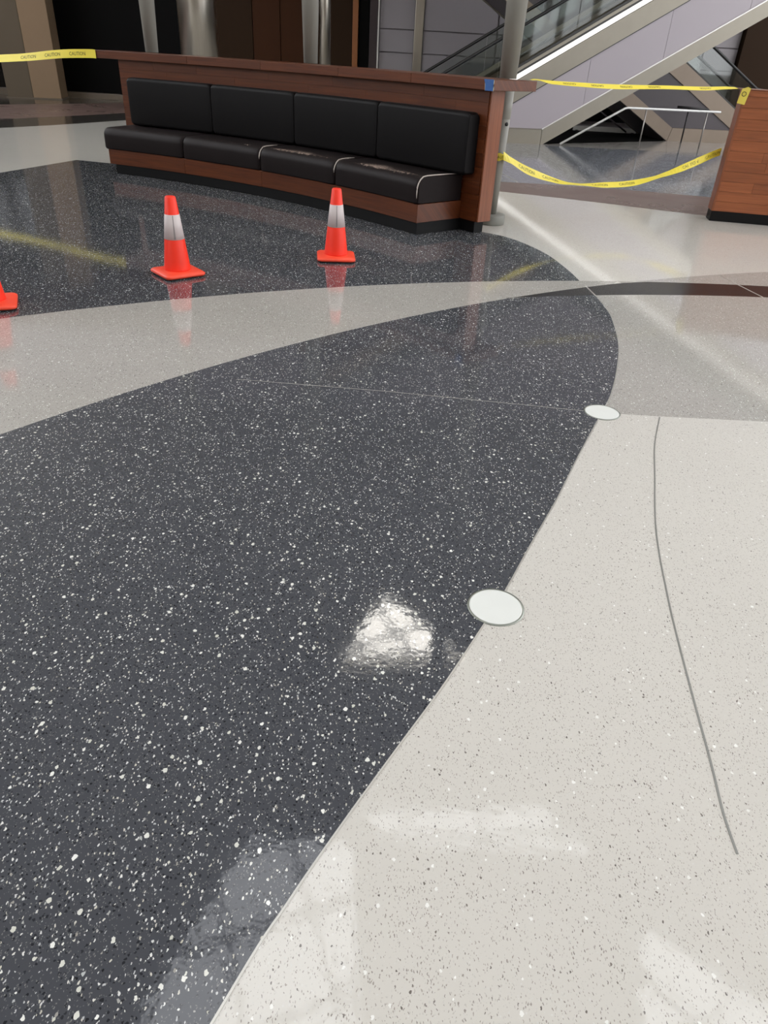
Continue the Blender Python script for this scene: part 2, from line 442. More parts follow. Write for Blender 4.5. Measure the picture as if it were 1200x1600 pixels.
# beyond the bench: brown band, blue-grey field, pale strip before the escalators
b1 = arc(1.692, 1.904, 8.202, (-1.2, 9.58), (4.4, 9.64), 24) + [(6.5, 8.9), (9, 7.4)]
b2 = [(-1.2, 9.1), (-.2, 9.36), (.5, 9.42), (1.16, 9.31), (1.9, 9.06), (2.291, 8.898), (3.338, 8.446), (4.6, 7.9), (9.0, 5.9)]
field(b1 + list(reversed(b2)), m_brown)
s_line = [(-1.2, 14.75), (2.548, 15.05), (4.416, 15.2), (5.842, 15.36), (9.5, 15.8)]
field(s_line + [(11.0, 9.0), (9.0, 7.4)] + list(reversed(b1[:-1])), m_blue)
field([(-1.2, 19.9), (11, 19.9), (11, 15.9)] + list(reversed(s_line)), m_pale)
field([(2.62, 15.34), (5.64, 17.5), (5.45, 19.95), (.5, 19.95), (.5, 15.2)], m_void, 'dark_floor_panel', TOP * 2)  # black patch over pale floor so the space under the escalators reads dark
# beyond the left end: dark strip, brown field, dark kerb field before the shopfronts
l1 = [(-12.9, 4.5), (-8.6, 9.6), (-6.562, 12.848), (-6.117, 13.624), (-5.659, 14.605), (-4.6, 17.0), (-3.9, 19.9)]
l2 = [(-12.9, 6.6), (-9.2, 10.4), (-7.3, 13.9), (-6.75, 15.0), (-6.286, 15.848), (-5.5, 17.6), (-4.8, 19.9)]
l3 = [(-12.9, 11.5), (-10.6, 14.2), (-8.7, 17.0), (-7.4, 18.6), (-6.6, 19.9)]
field(l1 + list(reversed(l2)), m_dim)
field(l2 + list(reversed(l3)), m_brown)
field(l3 + [(-12.9, 19.9)], m_dim)
# zinc divider strips
strip(k4[8:], .0045, m_strip)
strip([(-.735, 3.175), (-.033, 3.135), (.567, 3.075), (.895, 3.04)], .004, m_strip)
strip(smooth([(1.239, 3.02), (1.135, 2.74), (1.06, 2.479), (.945, 2.064), (.872, 1.681), (.826, 1.364), (.792, 1.099), (.772, .965), (.766, .87)]), .005, m_strip_dark)
strip([(1.355, 5.226), (1.374, 4.985)], .012, m_strip)
strip([(2.52, 5.76), (2.62, 5.2)], .012, m_strip)
strip([(1.15, 11.7), (1.35, 10.95), (1.49, 10.15)], .02, m_strip)

# ------------------------------------------------------------------ the hall: walls, ceiling with skylights
glow_triangle = [(.1, 11.2), (-.62, 9.35), (1.65, 9.64)]  # a glowing panel, not an opening, stands in for this skylight
sky_left = [(-1.65, 6.05), (-.15, 5.95), (.05, 3.6), (.3, 1.0), (-3.4, 1.0), (-2.55, 3.5)]
sky_far = [(-.25, 6.5), (2.72, 6.72), (3.4, 5.85), (2.2, 5.95), (.5, 5.85)]
sky_right = [(3.66, 5.15), (5.1, 4.1), (8.5, 1.0), (3.3, 1.0), (3.3, 3.6)]
added_sky_main = [(-2.0, -5.0), (12.0, -5.0), (12.0, -10.0), (-1.5, -10.0)]  # unseen opening added behind the viewer as a light source
added_sky_side = [(11.8, 19.5), (13.6, 19.5), (13.6, 3.0), (6.4, 3.0), (6.9, 7.0), (8.4, 11.0)]  # unseen opening added to brighten the far right
added_sky_edge = [(-12.8, 6.5), (-6.3, 6.5), (-7.6, 9.4), (-9.7, 13.5), (-10.9, 17.0), (-12.8, 17.0)]  # unseen opening added to brighten the far left floor
holes = [sky_left, sky_far, sky_right, added_sky_main, added_sky_side, added_sky_edge]
ceiling = cut_slab('ceiling', [(-13, -12), (14, -12), (14, 22), (-13, 22)], holes, 8.0, 8.25, m_ceil); struct(ceiling, 'ceiling with skylight openings, some added for light')

def inside(p, poly):
    c = False
    for i in range(len(poly)):
        (x1, y1), (x2, y2) = poly[i], poly[i - 1]
        if (y1 > p[1]) != (y2 > p[1]) and p[0] < (x2 - x1) * (p[1] - y1) / (y2 - y1) + x1: c = not c
    return c

def clip_line(poly, a, b):
    ts = []
    for i in range(len(poly)):
        p, q = poly[i], poly[i - 1]
        dx, dy = b[0] - a[0], b[1] - a[1]; ex, ey = q[0] - p[0], q[1] - p[1]
        den = dx * ey - dy * ex
        if abs(den) < 1e-9: continue
        t = ((p[0] - a[0]) * ey - (p[1] - a[1]) * ex) / den; s = ((p[0] - a[0]) * dy - (p[1] - a[1]) * dx) / den
        if 0 <= t <= 1 and 0 <= s <= 1: ts.append(t)
    ts.sort()
    return [(tuple(a[j] + (b[j] - a[j]) * t for j in (0, 1)), tuple(a[j] + (b[j] - a[j]) * u for j in (0, 1))) for t, u in zip(ts[::2], ts[1::2])]

for i, poly in enumerate([glow_triangle] + holes):
    vs, fs = [], []
    xs = [p[0] for p in poly]; ys = [p[1] for p in poly]
    step = .8 if i == 0 else 1.1; ang = (.5, .4, .1, .7, 0, 0, .7)[i]
    cx, cy = sum(xs) / len(xs), sum(ys) / len(ys); L = 20
    segs = []; zb = 8.06 if i else 7.82
    for a in (ang, ang + math.pi / 2):
        d = (math.cos(a), math.sin(a)); nn = (-d[1], d[0])
        for k in range(-14, 15):
            o = (cx + nn[0] * k * step, cy + nn[1] * k * step)
            segs += clip_line(poly, (o[0] - d[0] * L, o[1] - d[1] * L), (o[0] + d[0] * L, o[1] + d[1] * L))
    segs += [(poly[k], poly[k - 1]) for k in range(len(poly))]
    for p, q in segs:
        t = Vector((q[0] - p[0], q[1] - p[1], 0))
        if t.length < .02: continue
        t.normalize(); s = Vector((-t.y, t.x, 0)) * (.03 if i else .016); b0 = len(vs)
        for pt in (p, q):
            for sx, z in ((1, zb), (-1, zb), (-1, zb + .12), (1, zb + .12)):
                vs.append((pt[0] + s.x * sx, pt[1] + s.y * sx, z))
        fs += [(b0 + a, b0 + (a + 1) % 4, b0 + 4 + (a + 1) % 4, b0 + 4 + a) for a in range(4)]
    o = mesh('window_%d' % (i + 1), vs, fs, m_grid); struct(o, 'ceiling bars over skylights, added openings and the glow panel')

def wall_with_light_gaps(name, x0, x1, z0, z1, mat, label):  # openings added in the unseen side walls to brighten the far floor
    wl = box(name, x0, x1, -12, 22, 0, z0, mat); struct(wl, label)
    box('upper_wall', x0, x1, -12, 22, z1, 8, mat, wl)
    y = -12.0
    while y < 22: box('pier', x0, x1, y, y + .35, z0, z1, mat, wl); y += 3.365
    return wl
wall_with_light_gaps('wall_left', -13.2, -13, 3.0, 7.8, m_wall_dark, 'left wall of the hall with high openings added for light')
wall_with_light_gaps('wall_right', 14, 14.2, 1.2, 7.8, m_wall, 'right wall of the hall with tall openings added for light')
lp = mesh('glow_panel', [(x, y, z) for z in (7.945, 7.985) for x, y in glow_triangle], [(0, 1, 2), (5, 4, 3), (0, 3, 4, 1), (1, 4, 5, 2), (2, 5, 3, 0)], plain('glow_panel', (255, 250, 240), .5, emit=14.0), ceiling)  # panel made to glow in place of a skylight, brightening its floor reflection
lp.location.z = -ceiling.location.z
struct(box('wall_front', -13, 14, -12.2, -12, 0, 8, m_wall), 'wall behind the viewer')
wall_back = box('wall_back', -13, 14, 20.35, 22, 0, 8, m_lav_far); struct(wall_back, 'far wall of pale lavender panels behind the escalators')
# pale panels of the far wall, laid in rows with open joints
px = [-.62, .06]; rows = [(0, .72), (.72, 1.325), (1.325, 1.785), (1.785, 2.75), (2.75, 3.6), (3.6, 4.4)]
for a, b in ((-.76, .06), (.27, 2.0), (2.03, 3.9), (3.93, 5.8), (5.83, 6.9), (6.93, 7.72)):
    for z0, z1 in rows:
        box('panel', a + .006, b - .006, 20.28, 20.352, z0 + .012, z1 - .012, m_lav_far, wall_back, bevel=.004)
box('upright_trim', .06, .27, 20.22, 20.36, 0, 4.4, m_steel, wall_back, bevel=.01)
# shopfronts to the left of the far wall
shop = box('trim_1', -13, -.78, 20.3, 20.349, 0, 4.4, m_void); struct(shop, 'unlit shopfronts along the far wall')
box('cladding_panel', -4.70, -3.75, 20.15, 20.3, 0, 4.4, m_brown_wall2, shop, bevel=.01)
box('cladding_panel', -3.74, -3.1, 20.16, 20.3, 0, 4.4, m_brown_wall, shop, bevel=.01)
box('cladding_panel', -3.09, -2.45, 20.18, 20.3, 0, 4.4, m_brown_wall, shop, bevel=.01)
box('cladding_panel', -2.44, -1.39, 20.16, 20.3, 0, 4.4, m_brown_wall2, shop, bevel=.01)
box('wood_trim', -1.39, -1.26, 20.1, 20.3, 0, 4.4, m_orange_trim, shop, bevel=.01)
box('door_panel', -1.25, -1.0, 20.22, 20.3, 0, 4.4, m_void, shop, bevel=.01)
box('door_frame', -.99, -.80, 20.12, 20.3, 0, 4.4, plain('dark_brown_frame', (58, 46, 48), .4), shop, bevel=.01)
box('edge_trim', -.80, -.77, 20.12, 20.3, 0, 4.4, m_edge, shop)
box('shop_window', -12.8, -9.2, 20.25, 20.3, .14, 4.4, m_dkglass, shop)
box('kerb', -13, -.8, 20.05, 20.3, 0, .13, m_kick, shop, bevel=.01)
struct(box('trim_2', 7.74, 13.9, 20.1, 20.349, 0, 4.4, m_brown_wall2), 'dark brown wall at the far right')
struct(box('trim_3', 3.0, 7.0, 20.05, 20.27, .14, 1.15, m_void), 'flat black panel set for the dark hollow under the escalators')  # flat black panel standing in for the dark hollow
shade_slab = box('trim_4', -13, 1.2, 17.4, 20.35, 4.4, 4.9, m_wall_dark); struct(shade_slab, 'unseen slab added over the shopfronts to shade them')  # slab added out of view to keep light off the shopfronts
# square tan pillar by the shopfronts, its shaded face given a darker colour
pil = thing('pillar', 'square tan plaster pillar between the dark shopfronts at far left', 'pillar', (-8.5, 19.2, 0))
def pf(u, v, z, a=R_(12)):
    return (u * math.cos(a) - v * math.sin(a), u * math.sin(a) + v * math.cos(a), z)
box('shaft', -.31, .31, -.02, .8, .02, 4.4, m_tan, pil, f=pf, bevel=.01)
box('shaded_face', -.88, -.315, .0, .8, .02, 4.4, m_tan_shaded, pil, f=pf, bevel=.01)
box('plinth', -.9, .33, -.05, .82, 0, .025, m_kick, pil, f=pf)

for nm, x, y, r, lab in (('round_column', -4.30, 17.2, .38, 'wide round stainless steel column at left behind the long bench'),
                         ('round_column', -1.76, 17.4, .115, 'slim stainless steel column just right of a pale pole')):
    t = thing(nm, lab, 'column', (x, y, 0))
    lathe('shaft', [(r, .06), (r, 4.4)], m_steel, t, 36)
    lathe('base_ring', [(r + .03, 0), (r + .03, .055), (r + .005, .06)], m_sat, t, 36)

# ------------------------------------------------------------------ curved bench with its ledge
BX, BY, BR = -6.4586, .779, 8.796
def pol(r, az, z): return (BX + r * math.cos(R_(az)), BY + r * math.sin(R_(az)), z)

def arc_block(name, r0, r1, a0, a1, z0, z1, mat, parent, seg=None, bevel=0.0):
    seg = seg or max(2, int(abs(a1 - a0) / 1.0)); vs, fs, uv = [], [], []
    for i in range(seg + 1):
        a = a0 + (a1 - a0) * i / seg
        for r, z in ((r0, z0), (r1, z0), (r1, z1), (r0, z1)):
            vs.append(pol(r, a, z)); uv.append((R_(a) * BR, z + (r - r0)))
    for i in range(seg):
        for k in range(4):
            fs.append((4 * i + k, 4 * i + (k + 1) % 4, 4 * i + 4 + (k + 1) % 4, 4 * i + 4 + k))
    fs += [(0, 1, 2, 3), tuple(4 * seg + k for k in (3, 2, 1, 0))]
    return mesh(name, vs, fs, mat, parent, uvs=uv, bevel=bevel, seg=1)

def cushion(name, prof, a0, a1, mat, parent, inset=.012, seg=12, edge=None):
    """sweep a closed (r, z) outline along the arc, pulled in at both ends so that the ends are rounded"""
    n = len(prof); cr_, cz = sum(p[0] for p in prof) / n, sum(p[1] for p in prof) / n
    st = [(0, .0), (.05, .35), (.12, .75), (.25, 1.0)]
    secs = [(a0 + t, s) for t, s in st] + [(a0 + .25 + (a1 - a0 - .5) * i / seg, 1) for i in range(1, seg)] + [(a1 - t, s) for t, s in reversed(st)]
    vs, fs, ed = [], [], []
    for a, s in secs:
        for r, z in prof:
            dr, dz = r - cr_, z - cz; L = math.hypot(dr, dz); k = 1 - inset * (1 - s) * 1.6 / L
            vs.append(pol(cr_ + dr * k, a, cz + dz * k)); ed.append(edge(r, z) if edge else 0)
    m = len(secs)
    for i in range(m - 1):
        for k in range(n):
            fs.append((n * i + k, n * i + (k + 1) % n, n * i + n + (k + 1) % n, n * i + n + k))
    fs += [tuple(range(n)), tuple(range(n * (m - 1), n * m))[::-1]]
    o = mesh(name, vs, fs, mat, parent)
    for p in o.data.polygons: p.use_smooth = len(p.vertices) == 4
    if edge:
        at = o.data.attributes.new('edge', 'FLOAT', 'POINT')
        for i, v in enumerate(ed): at.data[i].value = v
    return o

def rounded(r0, r1, z0, z1, rads, n=6):
    """outline of a rectangle in (r, z); rads: corner radii at (r0,z0),(r1,z0),(r1,z1),(r0,z1)"""
    out = []
    for (cx, cz, sx, sz, st), rd in zip(((r0, z0, 1, 1, 180), (r1, z0, -1, 1, 270), (r1, z1, -1, -1, 0), (r0, z1, 1, -1, 90)), rads):
        for k in range(n + 1):
            a = R_(st + 90 * k / n)
            out.append((cx + sx * rd + rd * math.cos(a), cz + sz * rd + rd * math.sin(a)))
    return out

bench = thing('curved_bench', 'long curved bench with dark leather cushions in a tall cherry wood back', 'bench', (0, 0, 0))
SA = [41.42, 48.69, 55.5, 62.67, 69.95]
arc_block('toe_kick', BR + .012, BR + .60, 41.46, 69.2, 0.001, .1, m_toe, bench)
arc_block('toe_kick', BR + .55, BR + .66, 40.35, 41.5, 0.001, .1, m_toe, bench)
for a0, a1 in ((41.41, 48.6), (48.61, 55.4), (55.41, 62.6), (62.61, 69.66)):
    arc_block('base_board', BR, BR + .53, a0, a1, .1, .25, m_wood_bench, bench, bevel=.002)
prof = rounded(BR - .012, BR + .53, .25, .47, (.02, .01, .02, .085))
for i in range(4):
    c = cushion('seat_cushion', prof, SA[i] + (.0 if i else 0), SA[i + 1] - .03, m_seat, bench,
                edge=lambda r, z: max(0, 1 - math.hypot(r - BR - .06, z - .46) / .09) if z > .38 else 0)
    if i < 3:
        a = SA[i] - .02 if i else SA[0] + .05
        pts = [(BR - .012, .36), (BR - .01, .385), (BR + .0, .415), (BR + .02, .445), (BR + .05, .466), (BR + .1, .4725), (BR + .18, .474), (BR + .26, .474)]
        if i == 0: pts = [(BR - .012, .30)] + pts + [(BR + .45, .474)]
        tube('worn_piping', [pol(r, a, z) for r, z in pts], [.003] + [.006] * (len(pts) - 2) + [.003], m_piping, c, n=6)
# back: veneer boards in rows, butt joints staggered
zr = [.10, .21, .32, .43, .54, .65, .76, .86, .94, 1.03, 1.12]
for k in range(10):
    a = 40.16 - (random.uniform(0, 4.5) if k else 1)
    while a < 70.5:
        l = random.uniform(3.5, 7.5); b0, b1 = max(a, 40.16), min(a + l, 70.5)
        if 70.5 - b1 < .8: b1 = 70.5
        arc_block('plank', BR + .53, BR + .55, b0 + .004, b1 - .004, zr[k] + .0008, zr[k + 1] - .0008, m_wood_bench, bench, seg=max(1, int(b1 - b0)))
        a = b1 if b1 < 70.5 else 99
arc_block('back_core', BR + .551, BR + .69, 40.18, 70.5, .1, 1.12, m_wood_bench, bench)
ev = [pol(BR + .538, 40.15, .1), pol(BR + .695, 40.15, .1), pol(BR + .695, 40.15, 1.12), pol(BR + .538, 40.15, 1.12)]
nx = Vector((math.sin(R_(40.15)), -math.cos(R_(40.15)), 0)) * .018
ev = [Vector(p) for p in ev]; vs = ev + [p + nx for p in ev]
mesh('end_board', vs, [(0, 1, 2, 3), (7, 6, 5, 4), (0, 4, 5, 1), (1, 5, 6, 2), (2, 6, 7, 3), (3, 7, 4, 0)], m_wood_end, bench,
     uvs=[(p.z, (i % 4 in (1, 2)) * .16) for i, p in enumerate(vs)], bevel=.003)
bp = rounded(BR + .40, BR + .528, .475, .955, (.03, .01, .03, .035))
BA = [40.62, 47.77, 54.81, 62.07, 69.4]
for i in range(4):
    cushion('back_cushion', bp, BA[i] + .02, BA[i + 1] - .02, m_back, bench)
for a0, a1 in ((39.5, 45.6), (45.61, 51.4), (51.41, 57.9), (57.91, 64.2), (64.21, 72.5)):
    arc_block('ledge_board', BR + .46, BR + .965, a0, a1, 1.121, 1.197, m_wood_bench, bench, bevel=.003)

# three tapered poles carry the ledge
def pole_r(z): return min(.042 + .027 * z, .13)
def make_pole(x, y, lab, group):
    t = thing('tapered_pole', lab, 'pole', (x, y, 0), 0, group)
    lathe('foot', [(.128, 0), (.132, .01), (.132, .078), (.126, .088), (.06, .09)], m_pole_base, t, 32)
    lathe('lower_shaft', [(pole_r(.09), .09), (pole_r(.5), .5), (pole_r(.884), .884), (pole_r(.884) - .003, .886), (pole_r(.89), .89), (pole_r(1.12), 1.12)], m_pole, t, 28)
    lathe('upper_shaft', [(pole_r(1.2), 1.1975), (pole_r(2), 2), (pole_r(3.2), 3.2), (.13, 5), (.10, 8)], m_pole, t, 28)
    return t
p1 = make_pole(.865, 7.33, 'pale grey tapered pole at the right end of the bench, yellow tape tied to it', None)
make_pole(-1.07, 9.06, 'pale grey tapered pole beside the slim steel column, behind the bench middle', None)
make_pole(-3.099, 10.08, 'pale grey tapered pole rising behind the left end of the bench', None)
k = tube('access_hole', [(.030, -.0555, .85), (.033, -.061, .85)], .016, m_hole, p1, n=14)

# ------------------------------------------------------------------ counter at the right edge
F0 = Vector((3.275, 8.15, 0)); fd = Vector((.985, -.17, 0)).normalized(); bd = Vector((.17, .985, 0)).normalized()
def cf(u, v, z): return F0 + fd * u + bd * v + Vector((0, 0, z))
counter = thing('wood_counter', 'tall cherry plank counter with black toe kick at the right edge', 'counter', F0)
def cfl(u, v, z): return cf(u, v, z) - F0
def board(name, u0, u1, v0, v1, z0, z1, mat, parent, f, bevel=.0015, upright=False):
    vs, fs = box_vf(u0, u1, v0, v1, z0, z1, f)
    co = [(u, v, z) for z in (z0, z1) for v in (v0, v1) for u in (u0, u1)]
    return mesh(name, vs, fs, mat, parent, uvs=[(z, u + v) if upright else (u, z + v) for u, v, z in co], bevel=bevel, seg=1)
board('toe_kick', .0, 3.4, .004, .2, .001, .1, m_toe, counter, cfl)
zc = [.1, .195, .29, .385, .48, .575, .67, .765, .86, .955, 1.05, 1.145, 1.198]
for kk in range(12):
    u = .012; first = True
    while u < 3.4:
        l = random.uniform(.45, 1.15) * (.6 if first else 1); first = False; e = min(u + l, 3.4)
        board('plank', u + .0006, e - .0006, 0, .02, zc[kk] + .0008, zc[kk + 1] - .0008, m_wood_counter, counter, cfl, bevel=.001)
        u = e
board('side_board', -.006, .012, -.002, .2, .1, 1.198, m_wood_end, counter, cfl, upright=True)
board('core', .013, 3.4, .021, .2, .1, 1.198, m_wood_bench, counter, cfl)
board('top_board', -.006, 3.4, -.002, .52, 1.1985, 1.206, m_wood_end, counter, cfl)

# ------------------------------------------------------------------ traffic cones
def make_cone(loc, rz, lab):
    t = thing('traffic_cone', lab, 'cone', loc, rz, 'traffic cones on the dark floor')
    s = .143
    # base slab with rounded corners and a raised, sloping top
    def rsq(h, rad, z, n=5):
        out = []
        for qx, qy, st in ((1, 1, 0), (-1, 1, 90), (-1, -1, 180), (1, -1, 270)):
            for k in range(n + 1):
                a = R_(st + 90 * k / n); out.append((qx * (h - rad) + rad * math.cos(a), qy * (h - rad) + rad * math.sin(a), z))
        return out
    rings = [rsq(s - .006, .03, .008), rsq(s, .034, .013), rsq(s, .034, .024), rsq(s - .008, .034, .031), rsq(s - .04, .04, .036), rsq(.07, .06, .04)]
    n = len(rings[0]); vs = [p for r in rings for p in r]
    fs = [(i * n + k, i * n + (k + 1) % n, (i + 1) * n + (k + 1) % n, (i + 1) * n + k) for i in range(len(rings) - 1) for k in range(n)]
    fs += [tuple(range(n))[::-1], tuple(range(n * (len(rings) - 1), n * len(rings)))]
    b = mesh('base', vs, fs, m_cone_base, t)
    for p in b.data.polygons: p.use_smooth = len(p.vertices) == 4
    rb = rsq(s - .012, .03, 0) + rsq(s - .010, .03, .009)
    mesh('rubber_foot', rb, [(k, (k + 1) % n, n + (k + 1) % n, n + k) for k in range(n)] + [tuple(range(n))[::-1], tuple(range(n, 2 * n))], m_cone_under, t)
    def cr2(z): return .089 - (z - .035) * (.089 - .034) / .46
    lathe('body', [(cr2(.035), .036), (cr2(.045), .045), (cr2(.488), .488), (cr2(.495) - .004, .495), (.024, .4955), (.022, .46)], m_cone, t, 36)
    lathe('reflective_collar', [(cr2(.236), .236), (cr2(.236) + .0015, .2365), (cr2(.388) + .0015, .3875), (cr2(.388), .388)], m_collar, t, 36)
    # grey scuff down the sleeve, on the side turned to the viewer
    a0 = math.atan2(-loc[1], -loc[0]) - rz; vs, fs = [], []
    for i in range(5):
        z = .24 + .145 * i / 4
        for j, da in enumerate((-.09, .09)):
            r = cr2(z) + .0022; a = a0 + da * (.75 + .25 * math.cos(i)) + .05
            vs.append((r * math.cos(a), r * math.sin(a), z))
    fs = [(2 * i, 2 * i + 1, 2 * i + 3, 2 * i + 2) for i in range(4)]
    mesh('scuff_mark', vs, fs, m_stain, t)
    return t
c1 = make_cone((-.478, 5.60, TOP), R_(7), 'orange traffic cone nearest the bench, right of the other cones')
c2 = make_cone((-1.497, 4.92, TOP), R_(41), 'orange traffic cone with its base turned cornerwise, left of bench front')
c3 = make_cone((-2.345, 4.045, TOP), R_(24), 'orange traffic cone cut off by the left edge of the photo')

# ------------------------------------------------------------------ flush round floor lights
for (x, y), lab in (((.342, 1.609), 'white round floor disc nearest the viewer, on the border of dark and white floor'),
                    ((.977, 3.036), 'white round floor disc farther off, at the corner of grey floor')):
    t = thing('floor_light', lab, 'floor light', (x, y, 0), 0, 'round discs set flush in the floor')
    lathe('rim', [(.0835, 0), (.0835, .0018), (.079, .0024), (.0775, .0018)], m_ring, t, 56)
    lathe('lens', [(.0772, .0), (.0772, .0021), (.074, .0026)], m_disc, t, 56)

# ------------------------------------------------------------------ escalators
def frame(ox, oy, deg):
    c, s = math.cos(R_(deg)), math.sin(R_(deg))
    return lambda u, v, z: (ox + u * c - v * s, oy + u * s + v * c, z)
E1 = frame(2.559, 15.305, 8); E2 = frame(5.67, 17.60, 8)
S1, S2 = .577, -.58
e1 = thing('escalator', 'pale lavender sided escalator rising to the right, white strip under its glass', 'escalator', E1(0, 0, 0))
e2 = thing('escalator', 'dark grey sided escalator behind, crossing and rising to the left', 'escalator', E2(0, 0, 0))
def local(E):
    o = Vector(E(0, 0, 0)); return lambda u, v, z: Vector(E(u, v, z)) - o
L1, L2 = local(E1), local(E2)
TOPU = 7.2
def band1(name, c0, c1, u0, u1, v0, v1, mat, bevel=0.0): # sloping band between two lines of the first escalator
    return prism(name, [(u0, c0 + S1 * u0), (u1, c0 + S1 * u1), (u1, c1 + S1 * u1), (u0, c1 + S1 * u0)], v0, v1, L1, mat, e1, bevel)
# kick plate, lower trim, side panels in three lengths
prism('kick_plate', [(-4.2, 0), (-.004, 0), (-.004, .24), (-4.2, .24)], -.02, .03, L1, m_sat, e1)
prism('lower_trim', [(.004, 0), (.004, .24), (TOPU, .25 + S1 * TOPU), (TOPU, -.03 + S1 * TOPU), (.055, 0)], -.02, .03, L1, m_sat, e1)
prism('trim_edge', [(.0, .243), (.0, .262), (TOPU, .268 + S1 * TOPU), (TOPU, .249 + S1 * TOPU)], -.026, .02, L1, m_edge, e1)
prism('trim_edge', [(-4.2, .243), (0, .243), (0, .252), (-4.2, .252)], -.026, .02, L1, m_sat, e1)
for u0, u1 in ((-4.2, -1.26), (-1.25, .72), (.726, 2.08), (2.086, 3.5), (3.506, TOPU)):
    lo = lambda u: max(.25, .255 + S1 * u); hi = lambda u: max(.3, 1.005 + S1 * u)
    us = sorted({u0, u1} | ({0.0} if u0 < 0 < u1 else set()))
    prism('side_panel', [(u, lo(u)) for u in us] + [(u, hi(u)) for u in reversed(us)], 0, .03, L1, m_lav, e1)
band1('upper_trim', 1.02, 1.355, -1.7, TOPU, -.025, .03, m_sat)
band1('shadow_gap', 1.0, 1.02, -1.7, TOPU, -.004, .03, m_gasket)
band1('light_strip', 1.375, 1.455, -1.7, TOPU, -.03, .03, m_lamp)
band1('deck_gasket', 1.46, 1.50, -1.7, TOPU, -.01, .03, m_gasket)
band1('deck_profile', 1.50, 1.555, -1.7, TOPU, -.02, .03, m_sat)
band1('deck_gasket', 1.555, 1.60, -1.7, TOPU, -.005, .03, m_gasket)
for v, nm, h in ((.09, 'near', 2.15), (1.22, 'far', 2.22)):
    u = -2.3
    while u < TOPU:
        b = min(u + 1.35, TOPU)
        band1('glass_panel', 1.5, h - .01, u + .006, b - .006, v, v + .014, m_glass); u = b
    pts = [L1(-2.85, v, .34), L1(-3.02, v, .46), L1(-2.98, v, .62), L1(-2.75, v, .70)] + [L1(uu, v, h + .03 + S1 * uu) for uu in (-2.35, -1.2, 0, 2, 4, TOPU)]
    tube('handrail', pts, .027, m_rubber, e1, n=10)
band1('far_deck', 1.02, 1.58, -1.7, TOPU, 1.3, 1.36, m_sat_dark)
band1('far_deck', 1.58, 1.66, -1.7, TOPU, 1.19, 1.27, m_sat)
for kx in range(17):          # steps
    uu = -1.4 + kx * .5; zz = .75 + S1 * uu
    prism('step', [(uu, zz - .29), (uu + .5, zz - .29), (uu + .5, zz), (uu, zz)], .2, 1.12, L1, m_gasket, e1)
prism('soffit', [(.06, .001), (TOPU, -.03 + S1 * TOPU), (TOPU, S1 * TOPU), (.06, .03)], .03, 1.36, L1, m_char, e1)
prism('landing_plate', [(-4.2, 0), (-1.4, 0), (-1.4, .2), (-4.2, .2)], .031, 1.36, L1, m_sat, e1)

LO = -8.0
def band2(name, c0, c1, u0, u1, v0, v1, mat, bevel=0.0):
    return prism(name, [(u0, c0 + S2 * u0), (u1, c0 + S2 * u1), (u1, c1 + S2 * u1), (u0, c1 + S2 * u0)], v0, v1, L2, mat, e2, bevel)
prism('kick_plate', [(.008, 0), (4.2, 0), (4.2, .25), (.07, .25)], -.02, .03, L2, m_sat_dark, e2)
prism('lower_trim', [(LO, S2 * LO), (0, 0), (.062, .25), (LO, .285 + S2 * LO)], -.02, .03, L2, m_sat_dark, e2)
for u0, u1 in ((LO, -3.0), (-2.994, 1.42)):
    lo = lambda u: max(.255, .287 + S2 * u)
    us = sorted({u0, u1} | ({0.055} if u0 < .05 < u1 else set()))
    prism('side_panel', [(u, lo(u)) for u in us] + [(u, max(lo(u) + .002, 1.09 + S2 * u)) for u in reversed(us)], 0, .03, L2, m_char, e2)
band2('upper_trim', 1.092, 1.45, LO, 2.05, -.025, .03, m_sat_dark)
band2('deck_profile', 1.45, 1.49, LO, 2.0, -.005, .03, m_gasket)
for v, h in ((.09, 2.09), (1.22, 2.09)):
    u = LO
    while u < 1.9:
        b = min(u + 1.35, 1.9); band2('glass_panel', 1.46, h - .02, u + .006, b - .006, v, v + .014, m_glass); u = b
    pts = [L2(uu, v, h + S2 * uu) for uu in (LO, -4, -1, 0, 1, 1.8)] + [L2(2.3, v, .98), L2(2.55, v, .93), L2(2.65, v, .83), L2(2.55, v, .72)]
    tube('handrail', pts, .027, m_rubber, e2, n=10)
prism('soffit', [(LO, .01 + S2 * LO), (-.02, .005), (-.02, .035), (LO, .04 + S2 * LO)], .03, 1.36, L2, m_char, e2)
prism('far_side', [(LO, .05 + S2 * LO), (0, .05), (1.8, .05), (1.8, .4), (LO, 1.45 + S2 * LO)], 1.36, 1.40, L2, m_sat_dark, e2)
prism('landing_plate', [(.1, 0), (4.2, 0), (4.2, .2), (.1, .2)], .031, 1.36, L2, m_sat_dark, e2)
tube('soffit_edge', [L2(LO, 1.40, .0 + S2 * LO), L2(-.05, 1.40, .02)], .022, m_sat, e2, n=6)
# odds under the escalators
t = thing('storage_frame', 'low grey barrier rail with a sloping brace in the dark under the escalators', 'frame', (4.65, 18.96, 0))
box('barrier_board', -.75, .72, 0, .06, .004, .1, plain('light_grey_board', (206, 202, 196), .5), t, bevel=.004)
tube('brace', [(-.20, -.02, .42), (.48, -.02, .03)], .018, m_char, t, n=6)
box('foot', -.7, -.64, -.05, .1, 0, .02, m_char, t); box('foot', .6, .66, -.05, .1, 0, .02, m_char, t)
